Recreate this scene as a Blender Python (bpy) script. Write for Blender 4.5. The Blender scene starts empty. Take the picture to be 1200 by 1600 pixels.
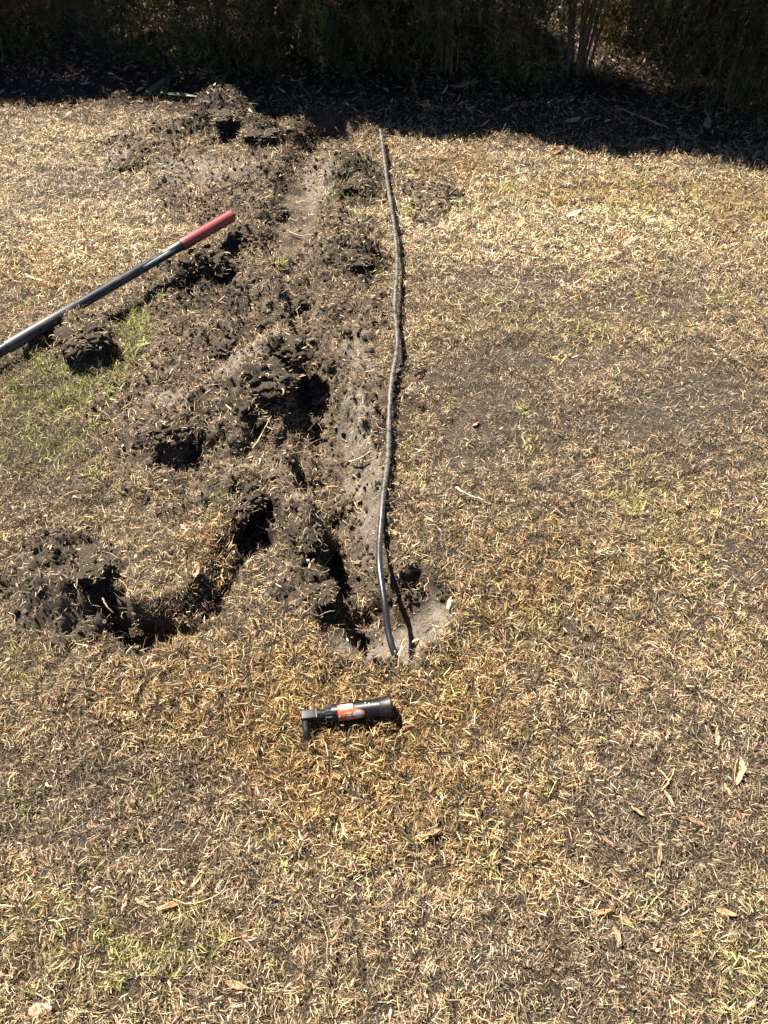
import bpy, bmesh, math
import numpy as np
from mathutils import Vector, Matrix, Euler

R = np.random.default_rng(11)
S = bpy.context.scene
C = S.collection
rad = math.radians

# ------------------------------------------------------------------ camera
CAM_H, PITCH, FPX = 1.6, rad(48.0), 1209.0          # metres, below horizon, focal length in 1600-px-high units
cam_d = bpy.data.cameras.new('camera')
cam_d.sensor_fit = 'VERTICAL'; cam_d.sensor_height = 24.0; cam_d.sensor_width = 18.0
cam_d.lens = 24.0 * FPX / 1600.0
cam_d.clip_start = 0.02; cam_d.clip_end = 500
cam = bpy.data.objects.new('camera', cam_d); C.objects.link(cam)
cam.location = (0, 0, CAM_H); cam.rotation_euler = (rad(90) - PITCH, 0, 0)
S.camera = cam

# ------------------------------------------------------------------ sky, sun, exposure
SUN = Vector((-0.42, 0.37, 0.83)).normalized()       # towards the sun: behind the hedge, from the left
w = bpy.data.worlds.new('World'); S.world = w; w.use_nodes = True
nt = w.node_tree; bg = nt.nodes['Background']
sky = nt.nodes.new('ShaderNodeTexSky'); sky.sky_type = 'NISHITA'; sky.sun_disc = False; sky.air_density = 0.5; sky.dust_density = 0.1; sky.altitude = 1500
sky.sun_elevation = math.asin(SUN.z); sky.sun_rotation = math.atan2(SUN.x, SUN.y)
nt.links.new(sky.outputs[0], bg.inputs[0]); bg.inputs[1].default_value = 0.05
sl = bpy.data.lights.new('sun', 'SUN'); sl.energy = 5.0; sl.angle = rad(0.5); sl.color = (1.0, 0.93, 0.82)
so = bpy.data.objects.new('sun', sl); C.objects.link(so)
so.rotation_euler = SUN.to_track_quat('Z', 'Y').to_euler(); so.location = SUN * 20
S.view_settings.view_transform = 'Standard'; S.view_settings.look = 'None'
S.view_settings.gamma = 1.0; S.view_settings.exposure = 2.45
S.cycles.max_bounces = 6; S.cycles.diffuse_bounces = 1; S.cycles.transmission_bounces = 3
S.cycles.transparent_max_bounces = 4

# ------------------------------------------------------------------ helpers
cp_, sp_ = math.cos(PITCH), math.sin(PITCH)
def at(px, py, z=0.0):
    """Ground position (at height z) of a spot surveyed in the photograph."""
    u = (px - 600.0) / FPX; v = (py - 800.0) / FPX
    t = (CAM_H - z) / (sp_ + v * cp_)
    return np.array([u * t, (cp_ - v * sp_) * t, z])
def mpp(py, z=0.0):                                   # metres per photo pixel across, at that row
    v = (py - 800.0) / FPX
    return (CAM_H - z) / (sp_ + v * cp_) / FPX

def mesh_obj(name, verts, faces, mat, parent=None, smooth=True, col=None):
    me = bpy.data.meshes.new(name)
    me.from_pydata([tuple(v) for v in verts], [], [tuple(f) for f in faces]); me.update()
    if smooth: me.polygons.foreach_set('use_smooth', np.ones(len(me.polygons), bool))
    me.materials.append(mat)
    o = bpy.data.objects.new(name, me); C.objects.link(o)
    if parent is not None: o.parent = parent
    return o

def fast_mesh(name, V, loops, starts, totals, mat, col=None, attrs=None, smooth=True):
    me = bpy.data.meshes.new(name)
    me.vertices.add(len(V)); me.vertices.foreach_set('co', V.astype(np.float32).ravel())
    me.loops.add(len(loops)); me.loops.foreach_set('vertex_index', loops.astype(np.int32))
    me.polygons.add(len(starts)); me.polygons.foreach_set('loop_start', starts.astype(np.int32))
    me.polygons.foreach_set('loop_total', totals.astype(np.int32))
    me.polygons.foreach_set('use_smooth', np.full(len(starts), smooth))
    if col is not None:
        a = me.color_attributes.new('Col', 'BYTE_COLOR', 'POINT')
        c4 = np.ones((len(V), 4), np.float32); c4[:, :3] = col
        a.data.foreach_set('color', c4.ravel())
    for k, arr in (attrs or {}).items():
        a = me.attributes.new(k, 'FLOAT', 'POINT'); a.data.foreach_set('value', arr.astype(np.float32))
    me.update(calc_edges=True)
    me.materials.append(mat)
    return me
def link(name, me, parent=None):
    o = bpy.data.objects.new(name, me); C.objects.link(o)
    if parent is not None: o.parent = parent
    return o
def tag(o, label=None, cat=None, group=None, kind=None):
    if label: o['label'] = label
    if cat: o['category'] = cat
    if group: o['group'] = group
    if kind: o['kind'] = kind
    return o
def empty(name, loc=(0, 0, 0), rz=0.0):
    o = bpy.data.objects.new(name, None); o.empty_display_size = 0.05
    C.objects.link(o); o.location = loc; o.rotation_euler = (0, 0, rz); return o

# noise ---------------------------------------------------------------------------------
_P = np.random.default_rng(5).permutation(256); _P = np.concatenate([_P, _P, _P])
_A = np.random.default_rng(6).uniform(0, 2 * np.pi, 256); _GX, _GY = np.cos(_A), np.sin(_A)
_G3 = np.random.default_rng(7).normal(size=(256, 3)); _G3 /= np.linalg.norm(_G3, axis=1)[:, None]
def fade(t): return t * t * t * (t * (t * 6 - 15) + 10)
def per2(x, y):
    xi = np.floor(x).astype(int); yi = np.floor(y).astype(int); xf = x - xi; yf = y - yi; xi &= 255; yi &= 255
    u, v = fade(xf), fade(yf)
    def g(ix, iy, dx, dy):
        h = _P[_P[ix] + iy]; return _GX[h] * dx + _GY[h] * dy
    x1 = (xi + 1) & 255; y1 = (yi + 1) & 255
    a = g(xi, yi, xf, yf); b = g(x1, yi, xf - 1, yf); c = g(xi, y1, xf, yf - 1); d = g(x1, y1, xf - 1, yf - 1)
    return ((a + u * (b - a)) * (1 - v) + (c + u * (d - c)) * v) * 1.5
def fbm2(x, y, o=4, lac=2.03, gain=0.5, off=0.0):
    s = np.zeros_like(x, dtype=float); a = 1.0; f = 1.0; n = 0
    for i in range(o):
        s += a * per2(x * f + off + 17.3 * i, y * f - off + 9.1 * i); n += a; a *= gain; f *= lac
    return s / n
def ridge2(x, y, o=3, off=0.0):
    s = np.zeros_like(x, dtype=float); a = 1.0; f = 1.0; n = 0
    for i in range(o):
        s += a * (1 - 2 * np.abs(per2(x * f + off + 31.7 * i, y * f + off))); n += a; a *= 0.5; f *= 2.1
    return s / n
def per3(p):
    pi = np.floor(p).astype(int); pf = p - pi; pi &= 255; w3 = fade(pf); out = 0
    for i in (0, 1):
        for j in (0, 1):
            for k in (0, 1):
                h = _P[_P[_P[(pi[:, 0] + i) & 255] + ((pi[:, 1] + j) & 255)] + ((pi[:, 2] + k) & 255)]
                d = (_G3[h] * (pf - np.array([i, j, k]))).sum(1)
                out = out + d * np.abs(1 - i - w3[:, 0]) * np.abs(1 - j - w3[:, 1]) * np.abs(1 - k - w3[:, 2])
    return out * 1.5
def fbm3(p, o=4, gain=0.5):
    s = 0; a = 1.0; f = 1.0; n = 0
    for i in range(o):
        s = s + a * per3(p * f + 7.7 * i); n += a; a *= gain; f *= 2.1
    return s / n
def sstep(a, b, x):
    t = np.clip((x - a) / (b - a), 0, 1); return t * t * (3 - 2 * t)

# surveyed shapes on the ground: ellipses, thick lines and polygons, held in metres ------------
class Ell:
    def __init__(s, px, py, rx, ry, rot=0.0):
        c = at(px, py)[:2]; r = rad(rot); s.c = c
        e = 1.0
        a1 = at(px + e * math.cos(r), py + e * math.sin(r))[:2] - c
        a2 = at(px - e * math.sin(r), py + e * math.cos(r))[:2] - c
        s.M = np.linalg.inv(np.column_stack([a1 * rx, a2 * ry]))
    def q(s, x, y):                                  # normalised radius
        dx, dy = x - s.c[0], y - s.c[1]
        return np.hypot(s.M[0, 0] * dx + s.M[0, 1] * dy, s.M[1, 0] * dx + s.M[1, 1] * dy)
class Line:
    def __init__(s, pts):                            # (px, py, half width px, value)
        s.p = np.array([at(a, b)[:2] for a, b, *_ in pts])
        s.w = np.array([p[2] * mpp(p[1]) for p in pts]); s.v = np.array([p[3] for p in pts])
    def q(s, x, y):
        best = np.full(x.shape, 1e9); val = np.zeros(x.shape)
        for i in range(len(s.p) - 1):
            a, b = s.p[i], s.p[i + 1]; d = b - a; L2 = d @ d
            t = np.clip(((x - a[0]) * d[0] + (y - a[1]) * d[1]) / L2, 0, 1)
            q = np.hypot(x - a[0] - t * d[0], y - a[1] - t * d[1]) / (s.w[i] + t * (s.w[i + 1] - s.w[i]))
            m = q < best; best = np.where(m, q, best); val = np.where(m, s.v[i] + t * (s.v[i + 1] - s.v[i]), val)
        return best, val
def poly_sd(pts, x, y):                              # signed distance, metres, inside negative
    p = np.array([at(a, b)[:2] for a, b in pts]); d = np.full(x.shape, 1e9); ins = np.zeros(x.shape, bool)
    for i in range(len(p)):
        a, b = p[i], p[(i + 1) % len(p)]; e = b - a
        t = np.clip(((x - a[0]) * e[0] + (y - a[1]) * e[1]) / (e @ e), 0, 1)
        d = np.minimum(d, np.hypot(x - a[0] - t * e[0], y - a[1] - t * e[1]))
        c = (a[1] > y) != (b[1] > y)
        xs = a[0] + (y - a[1]) / (e[1] if abs(e[1]) > 1e-9 else 1e-9) * e[0]
        ins ^= c & (x < xs)
    return np.where(ins, -d, d)

TRENCH = Line([(520, 205, 40, .05), (490, 250, 34, .03), (470, 300, 36, .022), (460, 350, 40, .022), (452, 400, 36, .025), (466, 450, 26, .035),
               (478, 520, 24, .045), (488, 590, 40, .11), (500, 640, 36, .12), (520, 700, 48, .08), (532, 770, 55, .08),
               (553, 850, 45, .08), (572, 930, 50, .10), (610, 975, 66, .075)])
TRSIDE = Line([(440, 700, 10, .05), (462, 650, 10, .05), (466, 720, 12, .06), (475, 780, 10, .04)])
CRES = Line([(170, 945, 14, .03), (190, 982, 26, .07), (235, 998, 22, .09), (295, 985, 13, .05), (345, 945, 8, .03), (372, 885, 9, .03), (396, 838, 22, .08), (412, 800, 18, .04)])
FLAP = [(160, 930), (185, 968), (225, 980), (285, 968), (330, 925), (358, 860), (380, 815), (412, 772), (385, 745), (320, 765), (250, 800), (190, 850)]
HOLE = [(500, 975), (540, 940), (600, 915), (660, 905), (705, 935), (708, 965), (675, 1004), (620, 1030), (560, 1032), (515, 1012)]
# (px, py, rx, ry, rot, height m, soil 0..1)
MOUNDS = [(108, 918, 92, 84, 0, .105, 1), (245, 690, 60, 52, 0, .075, 1), (400, 600, 60, 52, -20, .085, 1), (335, 650, 70, 46, -25, .06, 1),
          (440, 560, 42, 36, 0, .06, 1), (370, 690, 50, 30, -30, .05, 1), (478, 825, 46, 42, 0, .07, .9), (470, 920, 55, 45, 0, .03, .6), (545, 285, 52, 44, 0, .06, .95),
          (548, 410, 62, 40, 0, .06, .95), (352, 182, 56, 30, 0, .11, 1), (405, 212, 44, 22, 20, .06, 1), (290, 202, 55, 16, -8, .04, .9),
          (320, 420, 42, 34, 0, .045, 1), (330, 530, 66, 36, -10, .05, .95), (135, 535, 46, 42, 0, .075, .8), (375, 385, 40, 32, 0, .05, 1),
          (60, 530, 40, 22, -20, .03, .6), (400, 470, 60, 40, 0, .03, .9), (570, 640, 40, 70, 0, .02, 1), (590, 780, 24, 90, 0, .02, 1), (360, 760, 60, 40, 0, .03, .7),
          (680, 305, 45, 22, 0, .018, .8), (520, 460, 40, 40, 0, .015, .5), (430, 460, 50, 60, 0, .02, .9), (240, 760, 60, 30, 0, .02, .6), (545, 360, 50, 30, 0, .02, .7),
          (250, 245, 90, 26, 8, .015, .85), (330, 300, 100, 50, 10, .01, .6), (420, 270, 50, 40, 0, .02, .9), (390, 330, 50, 50, 0, .02, .85), (200, 255, 30, 14, 0, .02, .8),
          (130, 760, 60, 30, 0, .01, .35), (640, 600, 30, 60, 0, 0, .45), (255, 560, 50, 40, 0, .02, .7),
          (430, 420, 130, 50, 0, .01, .9), (390, 300, 120, 60, 0, .005, .72), (535, 560, 50, 90, 0, .005, .66), (330, 600, 130, 60, -10, .01, .85), (480, 760, 60, 100, 0, .005, .85),
          (230, 640, 90, 50, 0, .005, .7), (300, 770, 100, 36, -10, 0, .52), (480, 900, 60, 60, 0, 0, .6), (560, 480, 60, 50, 0, .005, .55), (300, 460, 70, 60, 0, .005, .7), (640, 300, 60, 50, 0, 0, .5)]
PITS = [(300, 705, 18, 24, -20, .04), (262, 735, 24, 12, 0, .02), (292, 438, 22, 14, -20, .035), (385, 400, 26, 16, -10, .035), (165, 560, 20, 20, 0, .025),
        (92, 540, 14, 16, 0, .03), (515, 945, 30, 26, -30, .04), (512, 862, 22, 34, -25, .08), (398, 680, 16, 26, 25, .05), (430, 615, 14, 20, 0, .05), (470, 590, 16, 18, 0, .04),
        (462, 226, 46, 13, 5, .06), (520, 205, 60, 22, 0, .05), (560, 432, 20, 10, -10, .025), (520, 432, 18, 9, 0, .025), (540, 318, 24, 9, 0, .02), (440, 425, 20, 10, 0, .03), (487, 430, 12, 18, 0, .04),
        (360, 560, 18, 12, 0, .035), (360, 215, 20, 10, 0, .05), (575, 680, 9, 9, 0, .03), (592, 715, 7, 9, 0, .03), (180, 500, 22, 10, 0, .05), (345, 700, 20, 12, -20, .04),
        (418, 840, 14, 18, 0, .06), (640, 905, 40, 14, 0, .04)]
PALE = [(498, 278, 28, 50), (250, 640, 40, 26), (558, 665, 26, 50), (582, 775, 30, 70), (560, 740, 30, 26), (668, 966, 52, 36), (575, 1000, 60, 26), (625, 985, 50, 40), (420, 555, 40, 26), (380, 590, 40, 30), (180, 250, 40, 16), (475, 810, 24, 16), (310, 270, 90, 30), (560, 560, 30, 40)]
DARK = [(100, 900, 110, 90), (400, 820, 60, 60), (360, 190, 80, 40), (330, 460, 80, 60), (560, 300, 46, 40), (500, 900, 60, 60), (560, 410, 50, 40), (420, 215, 80, 30)]
BARE = [(760, 640, 110, 50), (800, 440, 130, 36), (740, 700, 70, 40), (1100, 620, 120, 60), (1010, 480, 160, 40), (130, 290, 120, 40), (1000, 660, 140, 40), (60, 320, 70, 30),
        (1150, 900, 70, 60), (720, 600, 60, 60), (900, 560, 160, 40), (240, 330, 70, 40), (560, 520, 40, 50)]
TRE = [Ell(*m[:5]) for m in MOUNDS]; PIE = [Ell(*p[:5]) for p in PITS]
PAE = [Ell(*p) for p in PALE]; DAE = [Ell(*p) for p in DARK]; BAE = [Ell(*p) for p in BARE]
SMOOTH = [Ell(462, 335, 32, 60, 8), Ell(668, 966, 54, 40), Ell(578, 1002, 62, 26), Ell(628, 975, 40, 45)]

def terrain(x, y):
    """height, soil, pale, dark masks at world x, y"""
    wx = x + 0.030 * fbm2(x * 13, y * 13, 4, gain=.65, off=3.1); wy = y + 0.030 * fbm2(x * 13, y * 13, 4, gain=.65, off=8.7)
    H = 0.018 * fbm2(x * 0.9, y * 0.9, 3) + 0.010 * fbm2(x * 5, y * 5, 2, off=4)
    soil = np.zeros_like(x)
    for e, m in zip(TRE, MOUNDS):
        q = e.q(wx, wy)
        H = H + m[5] * (1 - sstep(0.25, 1.12, q)); soil = np.maximum(soil, m[6] * (1 - sstep(0.85, 1.3, q)))
    sd = poly_sd(FLAP, wx, wy)
    f = sstep(0.012, -0.030, sd)
    g = at(190, 800)[:2]; k = at(330, 960)[:2]; dv = (k - g) / ((k - g) @ (k - g))
    ramp = np.clip((wx - g[0]) * dv[0] + (wy - g[1]) * dv[1], 0, 1)
    H = H + f * (0.012 + 0.075 * ramp * (.75 + .6 * fbm2(x * 9, y * 9, 2, off=33)))
    q, v = TRENCH.q(wx, wy); H = H - .85 * v * (1 - sstep(0.55, 1.15, q)); soil = np.maximum(soil, 1 - sstep(1.1, 1.5, q))
    lift = (sstep(0.9, 1.3, q) - sstep(1.5, 2.4, q)) * 0.018; H = H + lift * (y > 0.95)
    q, v = TRSIDE.q(wx, wy); H = H - v * (1 - sstep(0.5, 1.2, q)); soil = np.maximum(soil, 1 - sstep(1.1, 1.6, q))
    q, v = CRES.q(wx + .022 * fbm2(x * 22, y * 22, 2, off=51), wy + .03 * fbm2(x * 8, y * 8, 2, off=71)); H = H - v * (1 - sstep(0.5, 1.15, q)); soil = np.maximum(soil, .8 * (1 - sstep(0.9, 1.4, q)))
    sd = poly_sd(HOLE, .6 * x + .4 * wx, .6 * y + .4 * wy); h = sstep(0.020, -0.012, sd); soil = np.maximum(soil, sstep(.3, .8, h))
    H = H - 0.045 * h
    for e, p in zip(PIE, PITS):
        q = e.q(wx, wy); H = H - .85 * p[5] * (1 - sstep(0.45, 1.1, q)); soil = np.maximum(soil, 1 - sstep(0.9, 1.3, q))
    pn = fbm2(x * 9, y * 9, 4, off=12)
    soil = np.clip(soil + 0.75 * pn * (soil > 0.02) * (soil < 0.97), 0, 1); soil = sstep(0.25, 0.7, soil)
    sm = np.ones_like(x)
    for e in SMOOTH: sm = np.minimum(sm, sstep(0.7, 1.25, e.q(x, y)))
    sm = 0.10 + 0.90 * sm
    crumb = 0.022 * ridge2(x * 11, y * 11, 3, off=2) + 0.017 * fbm2(x * 30, y * 30, 3, gain=.6, off=5) + 0.005 * fbm2(x * 70, y * 70, 2, off=1)
    H = H + soil * sm * crumb + (1 - soil) * 0.013 * fbm2(x * 13, y * 13, 2, off=21)
    pale = np.zeros_like(x); dark = np.zeros_like(x)
    for e in PAE: pale = np.maximum(pale, 1 - sstep(0.5, 1.25, e.q(wx, wy)))
    for e in DAE: dark = np.maximum(dark, 1 - sstep(0.5, 1.2, e.q(wx, wy)))
    return H, soil, pale, dark
def height(x, y):
    return terrain(np.atleast_1d(np.asarray(x, float)), np.atleast_1d(np.asarray(y, float)))[0]
def on(px, py, z=0.0):
    """Point on the built ground seen at that spot of the photograph."""
    h = 0.0
    for _ in range(4):
        p = at(px, py, h); h = 0.5 * h + 0.5 * float(height(p[0], p[1])[0])
    p = at(px, py, h + z); return p

# ------------------------------------------------------------------ materials
def new_mat(name):
    m = bpy.data.materials.new(name); m.use_nodes = True; t = m.node_tree
    return m, t, t.nodes['Principled BSDF'], t.nodes['Material Output']
def N(t, typ, **kw):
    n = t.nodes.new(typ)
    for k, v in kw.items():
        if k in n.inputs.keys(): n.inputs[k].default_value = v
        else: setattr(n, k, v)
    return n
def mixc(t, fac, a, b):
    n = t.nodes.new('ShaderNodeMix'); n.data_type = 'RGBA'
    for sock, v in ((n.inputs[0], fac), (n.inputs[6], a), (n.inputs[7], b)):
        if isinstance(v, (int, float)): sock.default_value = v
        elif isinstance(v, tuple): sock.default_value = (*v, 1)
        else: t.links.new(v, sock)
    return n.outputs[2]
def rampn(t, src, a, b):
    n = t.nodes.new('ShaderNodeMapRange'); n.inputs[1].default_value = a; n.inputs[2].default_value = b
    t.links.new(src, n.inputs[0]); return n.outputs[0]
def noise(t, co, scale, detail=4, rough=0.6):
    n = t.nodes.new('ShaderNodeTexNoise'); n.inputs['Scale'].default_value = scale; n.inputs['Detail'].default_value = detail
    n.inputs['Roughness'].default_value = rough; t.links.new(co, n.inputs['Vector']); return n.outputs[0]
def bump(t, b, src, strength, dist):
    n = t.nodes.new('ShaderNodeBump'); n.inputs['Strength'].default_value = strength; n.inputs['Distance'].default_value = dist
    t.links.new(src, n.inputs['Height']); t.links.new(n.outputs[0], b.inputs['Normal'])

SOIL_A, SOIL_B = (0.015, 0.011, 0.008), (0.085, 0.064, 0.046)
def soil_colour(t, co, pale=None, dark=None):
    n1 = noise(t, co, 14, 5); n2 = noise(t, co, 120, 4, 0.7)
    c = mixc(t, rampn(t, n1, 0.35, 0.68), SOIL_A, SOIL_B)
    c = mixc(t, rampn(t, n2, 0.54, 0.78), c, (0.17, 0.135, 0.098))
    if pale is not None:
        pm = N(t, 'ShaderNodeMath', operation='MULTIPLY'); t.links.new(pale, pm.inputs[0]); t.links.new(rampn(t, noise(t, co, 38, 5, .7), .22, .46), pm.inputs[1]); pale = pm.outputs[0]
        c = mixc(t, pale, c, mixc(t, rampn(t, n2, 0.35, 0.65), (0.078, 0.064, 0.051), (0.150, 0.126, 0.102)))
    if dark is not None: c = mixc(t, dark, c, mixc(t, rampn(t, n2, 0.4, 0.7), (0.013, 0.0095, 0.007), (0.055, 0.042, 0.031)))
    return c, n1, n2

def m_ground():
    m, t, b, o = new_mat('ground_soil_and_thatch'); L = t.links.new
    co = N(t, 'ShaderNodeTexCoord').outputs['Object']
    at_ = lambda k: N(t, 'ShaderNodeAttribute', attribute_name=k).outputs['Fac']
    sc, n1, n2 = soil_colour(t, co, at_('pale'), at_('dark'))
    n3 = noise(t, co, 260, 3, 0.7); n4 = noise(t, co, 7, 4)
    th = mixc(t, rampn(t, n3, 0.35, 0.68), (0.009, 0.006, 0.004), (0.05, 0.034, 0.020))
    th = mixc(t, rampn(t, n4, 0.40, 0.58), th, mixc(t, rampn(t, n3, 0.3, 0.7), (0.011, 0.009, 0.007), (0.042, 0.034, 0.026)))
    th = mixc(t, at_('bare'), th, mixc(t, rampn(t, n3, 0.3, 0.7), (0.016, 0.0125, 0.0095), (0.066, 0.053, 0.040)))
    th = mixc(t, at_('hedge_shade'), th, mixc(t, rampn(t, n3, .4, .7), (.014, .010, .007), (.05, .036, .024)))  # hedge shade put into the ground colour as a dark brown band
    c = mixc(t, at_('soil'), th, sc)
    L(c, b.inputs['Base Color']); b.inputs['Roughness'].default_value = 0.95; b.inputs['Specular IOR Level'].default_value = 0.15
    add = N(t, 'ShaderNodeMath', operation='ADD'); L(n2, add.inputs[0]); L(n3, add.inputs[1])
    bump(t, b, add.outputs[0], 0.9, 0.006)
    return m
def m_soil():
    m, t, b, o = new_mat('crumbly_soil'); L = t.links.new
    co = N(t, 'ShaderNodeTexCoord').outputs['Object']
    inf = N(t, 'ShaderNodeObjectInfo')
    sc, n1, n2 = soil_colour(t, co)
    hs = N(t, 'ShaderNodeHueSaturation'); L(sc, hs.inputs['Color']); L(rampn(t, inf.outputs['Random'], -2.0, 0.8), hs.inputs['Value'])
    hs.inputs['Value'].default_value = 1
    L(hs.outputs[0], b.inputs['Base Color']); b.inputs['Roughness'].default_value = 0.95; b.inputs['Specular IOR Level'].default_value = 0.15
    bump(t, b, noise(t, co, 220, 4, 0.7), 0.9, 0.005)
    return m
def m_blade(name, trans=0.28, rough=0.6, spec=0.25):
    m, t, b, o = new_mat(name); L = t.links.new
    a = N(t, 'ShaderNodeAttribute', attribute_name='Col')
    L(a.outputs['Color'], b.inputs['Base Color']); b.inputs['Roughness'].default_value = rough; b.inputs['Specular IOR Level'].default_value = spec
    tr = N(t, 'ShaderNodeBsdfTranslucent'); L(a.outputs['Color'], tr.inputs['Color'])
    mx = N(t, 'ShaderNodeMixShader'); mx.inputs[0].default_value = trans
    L(b.outputs[0], mx.inputs[1]); L(tr.outputs[0], mx.inputs[2]); L(mx.outputs[0], o.inputs['Surface'])
    return m
def m_plain(name, col, rough=0.5, spec=0.5, var=0.0, scale=40, col2=None, bumpd=0.0, thr=(0.45, 0.65), metal=0.0):
    m, t, b, o = new_mat(name); L = t.links.new
    co = N(t, 'ShaderNodeTexCoord').outputs['Object']
    n = noise(t, co, scale, 5)
    L(mixc(t, rampn(t, n, *thr), col, col2 or tuple(c * (1 + var) for c in col)), b.inputs['Base Color'])
    b.inputs['Roughness'].default_value = rough; b.inputs['Specular IOR Level'].default_value = spec; b.inputs['Metallic'].default_value = metal
    if bumpd: bump(t, b, noise(t, co, scale * 4, 3), 0.6, bumpd)
    return m
M_GROUND, M_SOIL = m_ground(), m_soil()
M_GRASS = m_blade('dry_grass_blade', 0.18); M_GREEN = m_blade('green_grass_blade', 0.35); M_ROOT = m_blade('pale_root', 0.1, 0.8, 0.1)
M_NEEDLE = m_blade('hedge_needle', 0.15, 0.6, 0.15); M_LITTER = m_blade('leaf_litter_piece', 0.12, 0.7, 0.2)

# ------------------------------------------------------------------ ground sheet
def axis(*segs):
    out = [segs[0][0]]
    for a, b, d in segs:
        n = max(1, int(round((b - a) / d))); out += list(a + (b - a) * (np.arange(n) + 1) / n)
    return np.array(out)
gx = axis((-60, -20, 10), (-20, -6, 2), (-6, -3, .3), (-3, -1.42, .03), (-1.42, .42, .0085), (.42, 3, .03), (3, 6, .3), (6, 20, 2), (20, 60, 10))
gy = axis((-60, -20, 10), (-20, -4, 2), (-4, -.4, .3), (-.4, .78, .03), (.78, 4.5, .0085), (4.5, 7, .035), (7, 10, .3), (10, 20, 2), (20, 60, 10))
GX, GY = np.meshgrid(gx, gy); nx, ny = len(gx), len(gy)
Hh, So, Pa, Da = terrain(GX.ravel(), GY.ravel())
V = np.column_stack([GX.ravel(), GY.ravel(), Hh])
ii = (np.arange(ny - 1)[:, None] * nx + np.arange(nx - 1)[None, :]).ravel()
loops = np.column_stack([ii, ii + 1, ii + 1 + nx, ii + nx]).ravel()
Ba = np.zeros_like(Hh)
for e in BAE: Ba = np.maximum(Ba, 1 - sstep(0.4, 1.2, e.q(V[:, 0], V[:, 1])))
Ba = .75 * sstep(.2, .9, Ba * (.8 + 1.6 * fbm2(V[:, 0] * 11, V[:, 1] * 11, 4, gain=.65, off=60)))
me = fast_mesh('ground', V, loops, np.arange(len(ii)) * 4, np.full(len(ii), 4), M_GROUND, attrs={'soil': So, 'pale': Pa, 'dark': Da, 'bare': Ba, 'hedge_shade': sstep(-1.25, -.6, GY.ravel() - (4.95 - .14 * GX.ravel())) * (1 - sstep(.5, .9, GY.ravel() - (4.95 - .14 * GX.ravel())))})  # last mask: band along the hedge line for its painted shade
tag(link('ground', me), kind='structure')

# ------------------------------------------------------------------ grass
def blades(P, az, el, L, W, curl, turn, roll, lod=0):
    """curved tapering strips: 7 verts, 2 quads and a tip each (lod 1: 5 verts, a quad and a tip)"""
    n = len(P); pts = [P]; dirs = []
    e, a = el.copy(), az.copy()
    for i in range(3):
        d = np.column_stack([np.cos(e) * np.cos(a), np.cos(e) * np.sin(a), np.sin(e)]); dirs.append(d)
        pts.append(pts[-1] + d * (L / 3)[:, None]); e = e - curl / 3; a = a + turn / 3
    Vv = np.empty((n, 7, 3)); wf = (0.75, 1.0, 0.72)
    for i in range(3):
        d = dirs[min(i, 2)]; s = np.cross(d, [0, 0, 1.0]); s /= np.linalg.norm(s, axis=1)[:, None] + 1e-9
        u = np.cross(s, d); sv = s * np.cos(roll)[:, None] + u * np.sin(roll)[:, None]
        h = (W * 0.5 * wf[i])[:, None]
        Vv[:, 2 * i] = pts[i] - sv * h; Vv[:, 2 * i + 1] = pts[i] + sv * h
    Vv[:, 6] = pts[3]
    if lod:
        Vv = Vv[:, [0, 1, 4, 5, 6]]; pat = np.array([0, 1, 3, 2, 2, 3, 4])
        return Vv.reshape(-1, 3), (np.arange(n)[:, None] * 5 + pat).ravel(), (np.arange(n)[:, None] * 7 + np.array([0, 4])).ravel(), np.tile([4, 3], n)
    pat = np.array([0, 1, 3, 2, 2, 3, 5, 4, 4, 5, 6])
    loops = (np.arange(n)[:, None] * 7 + pat).ravel()
    st = (np.arange(n)[:, None] * 11 + np.array([0, 4, 8])).ravel(); tt = np.tile([4, 4, 3], n)
    return Vv.reshape(-1, 3), loops, st, tt
def blade_mesh(name, mat, P, az, el, L, W, curl, turn, roll, col, lod=None):
    if lod is None:
        V, lo, st, tt = blades(P, az, el, L, W, curl, turn, roll)
        return fast_mesh(name, V, lo, st, tt, mat, col=np.repeat(col, 7, axis=0))
    a, b = ~lod, lod
    V1, lo1, st1, tt1 = blades(*(q[a] for q in (P, az, el, L, W, curl, turn, roll)))
    V2, lo2, st2, tt2 = blades(*(q[b] for q in (P, az, el, L, W, curl, turn, roll)), lod=1)
    return fast_mesh(name, np.concatenate([V1, V2]), np.concatenate([lo1, lo2 + len(V1)]), np.concatenate([st1, st2 + len(lo1)]), np.concatenate([tt1, tt2]), mat,
                     col=np.concatenate([np.repeat(col[a], 7, axis=0), np.repeat(col[b], 5, axis=0)]))

def halfwidth(Y): return 600 / FPX * (Y * cp_ + CAM_H * sp_)
def scatter(y0, y1, dens, margin, mdens):
    hw = halfwidth(y1) + margin
    n = int((y1 - y0) * 2 * hw * dens); x = R.uniform(-hw, hw, n); y = R.uniform(y0, y1, n)
    inside = np.abs(x) < halfwidth(y) + 0.06
    keep = inside | ((np.abs(x) < halfwidth(y) + margin) & (R.random(n) < mdens))
    return x[keep], y[keep]
xs, ys = [], []
for y0, y1, d in ((-.1, .5, 105000), (.5, 1.0, 95000), (1.0, 1.6, 74000), (1.6, 2.4, 50000), (2.4, 3.3, 32000), (3.3, 4.4, 21000), (4.4, 6.6, 1200)):
    a, b = scatter(y0, y1, d, 0.55, 0.2); xs.append(a); ys.append(b)
x = np.concatenate(xs); y = np.concatenate(ys)
H0, soil, pale, dark = terrain(x, y)
bare = np.zeros_like(x)
for e in BAE: bare = np.maximum(bare, 1 - sstep(0.4, 1.2, e.q(x, y)))
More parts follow.
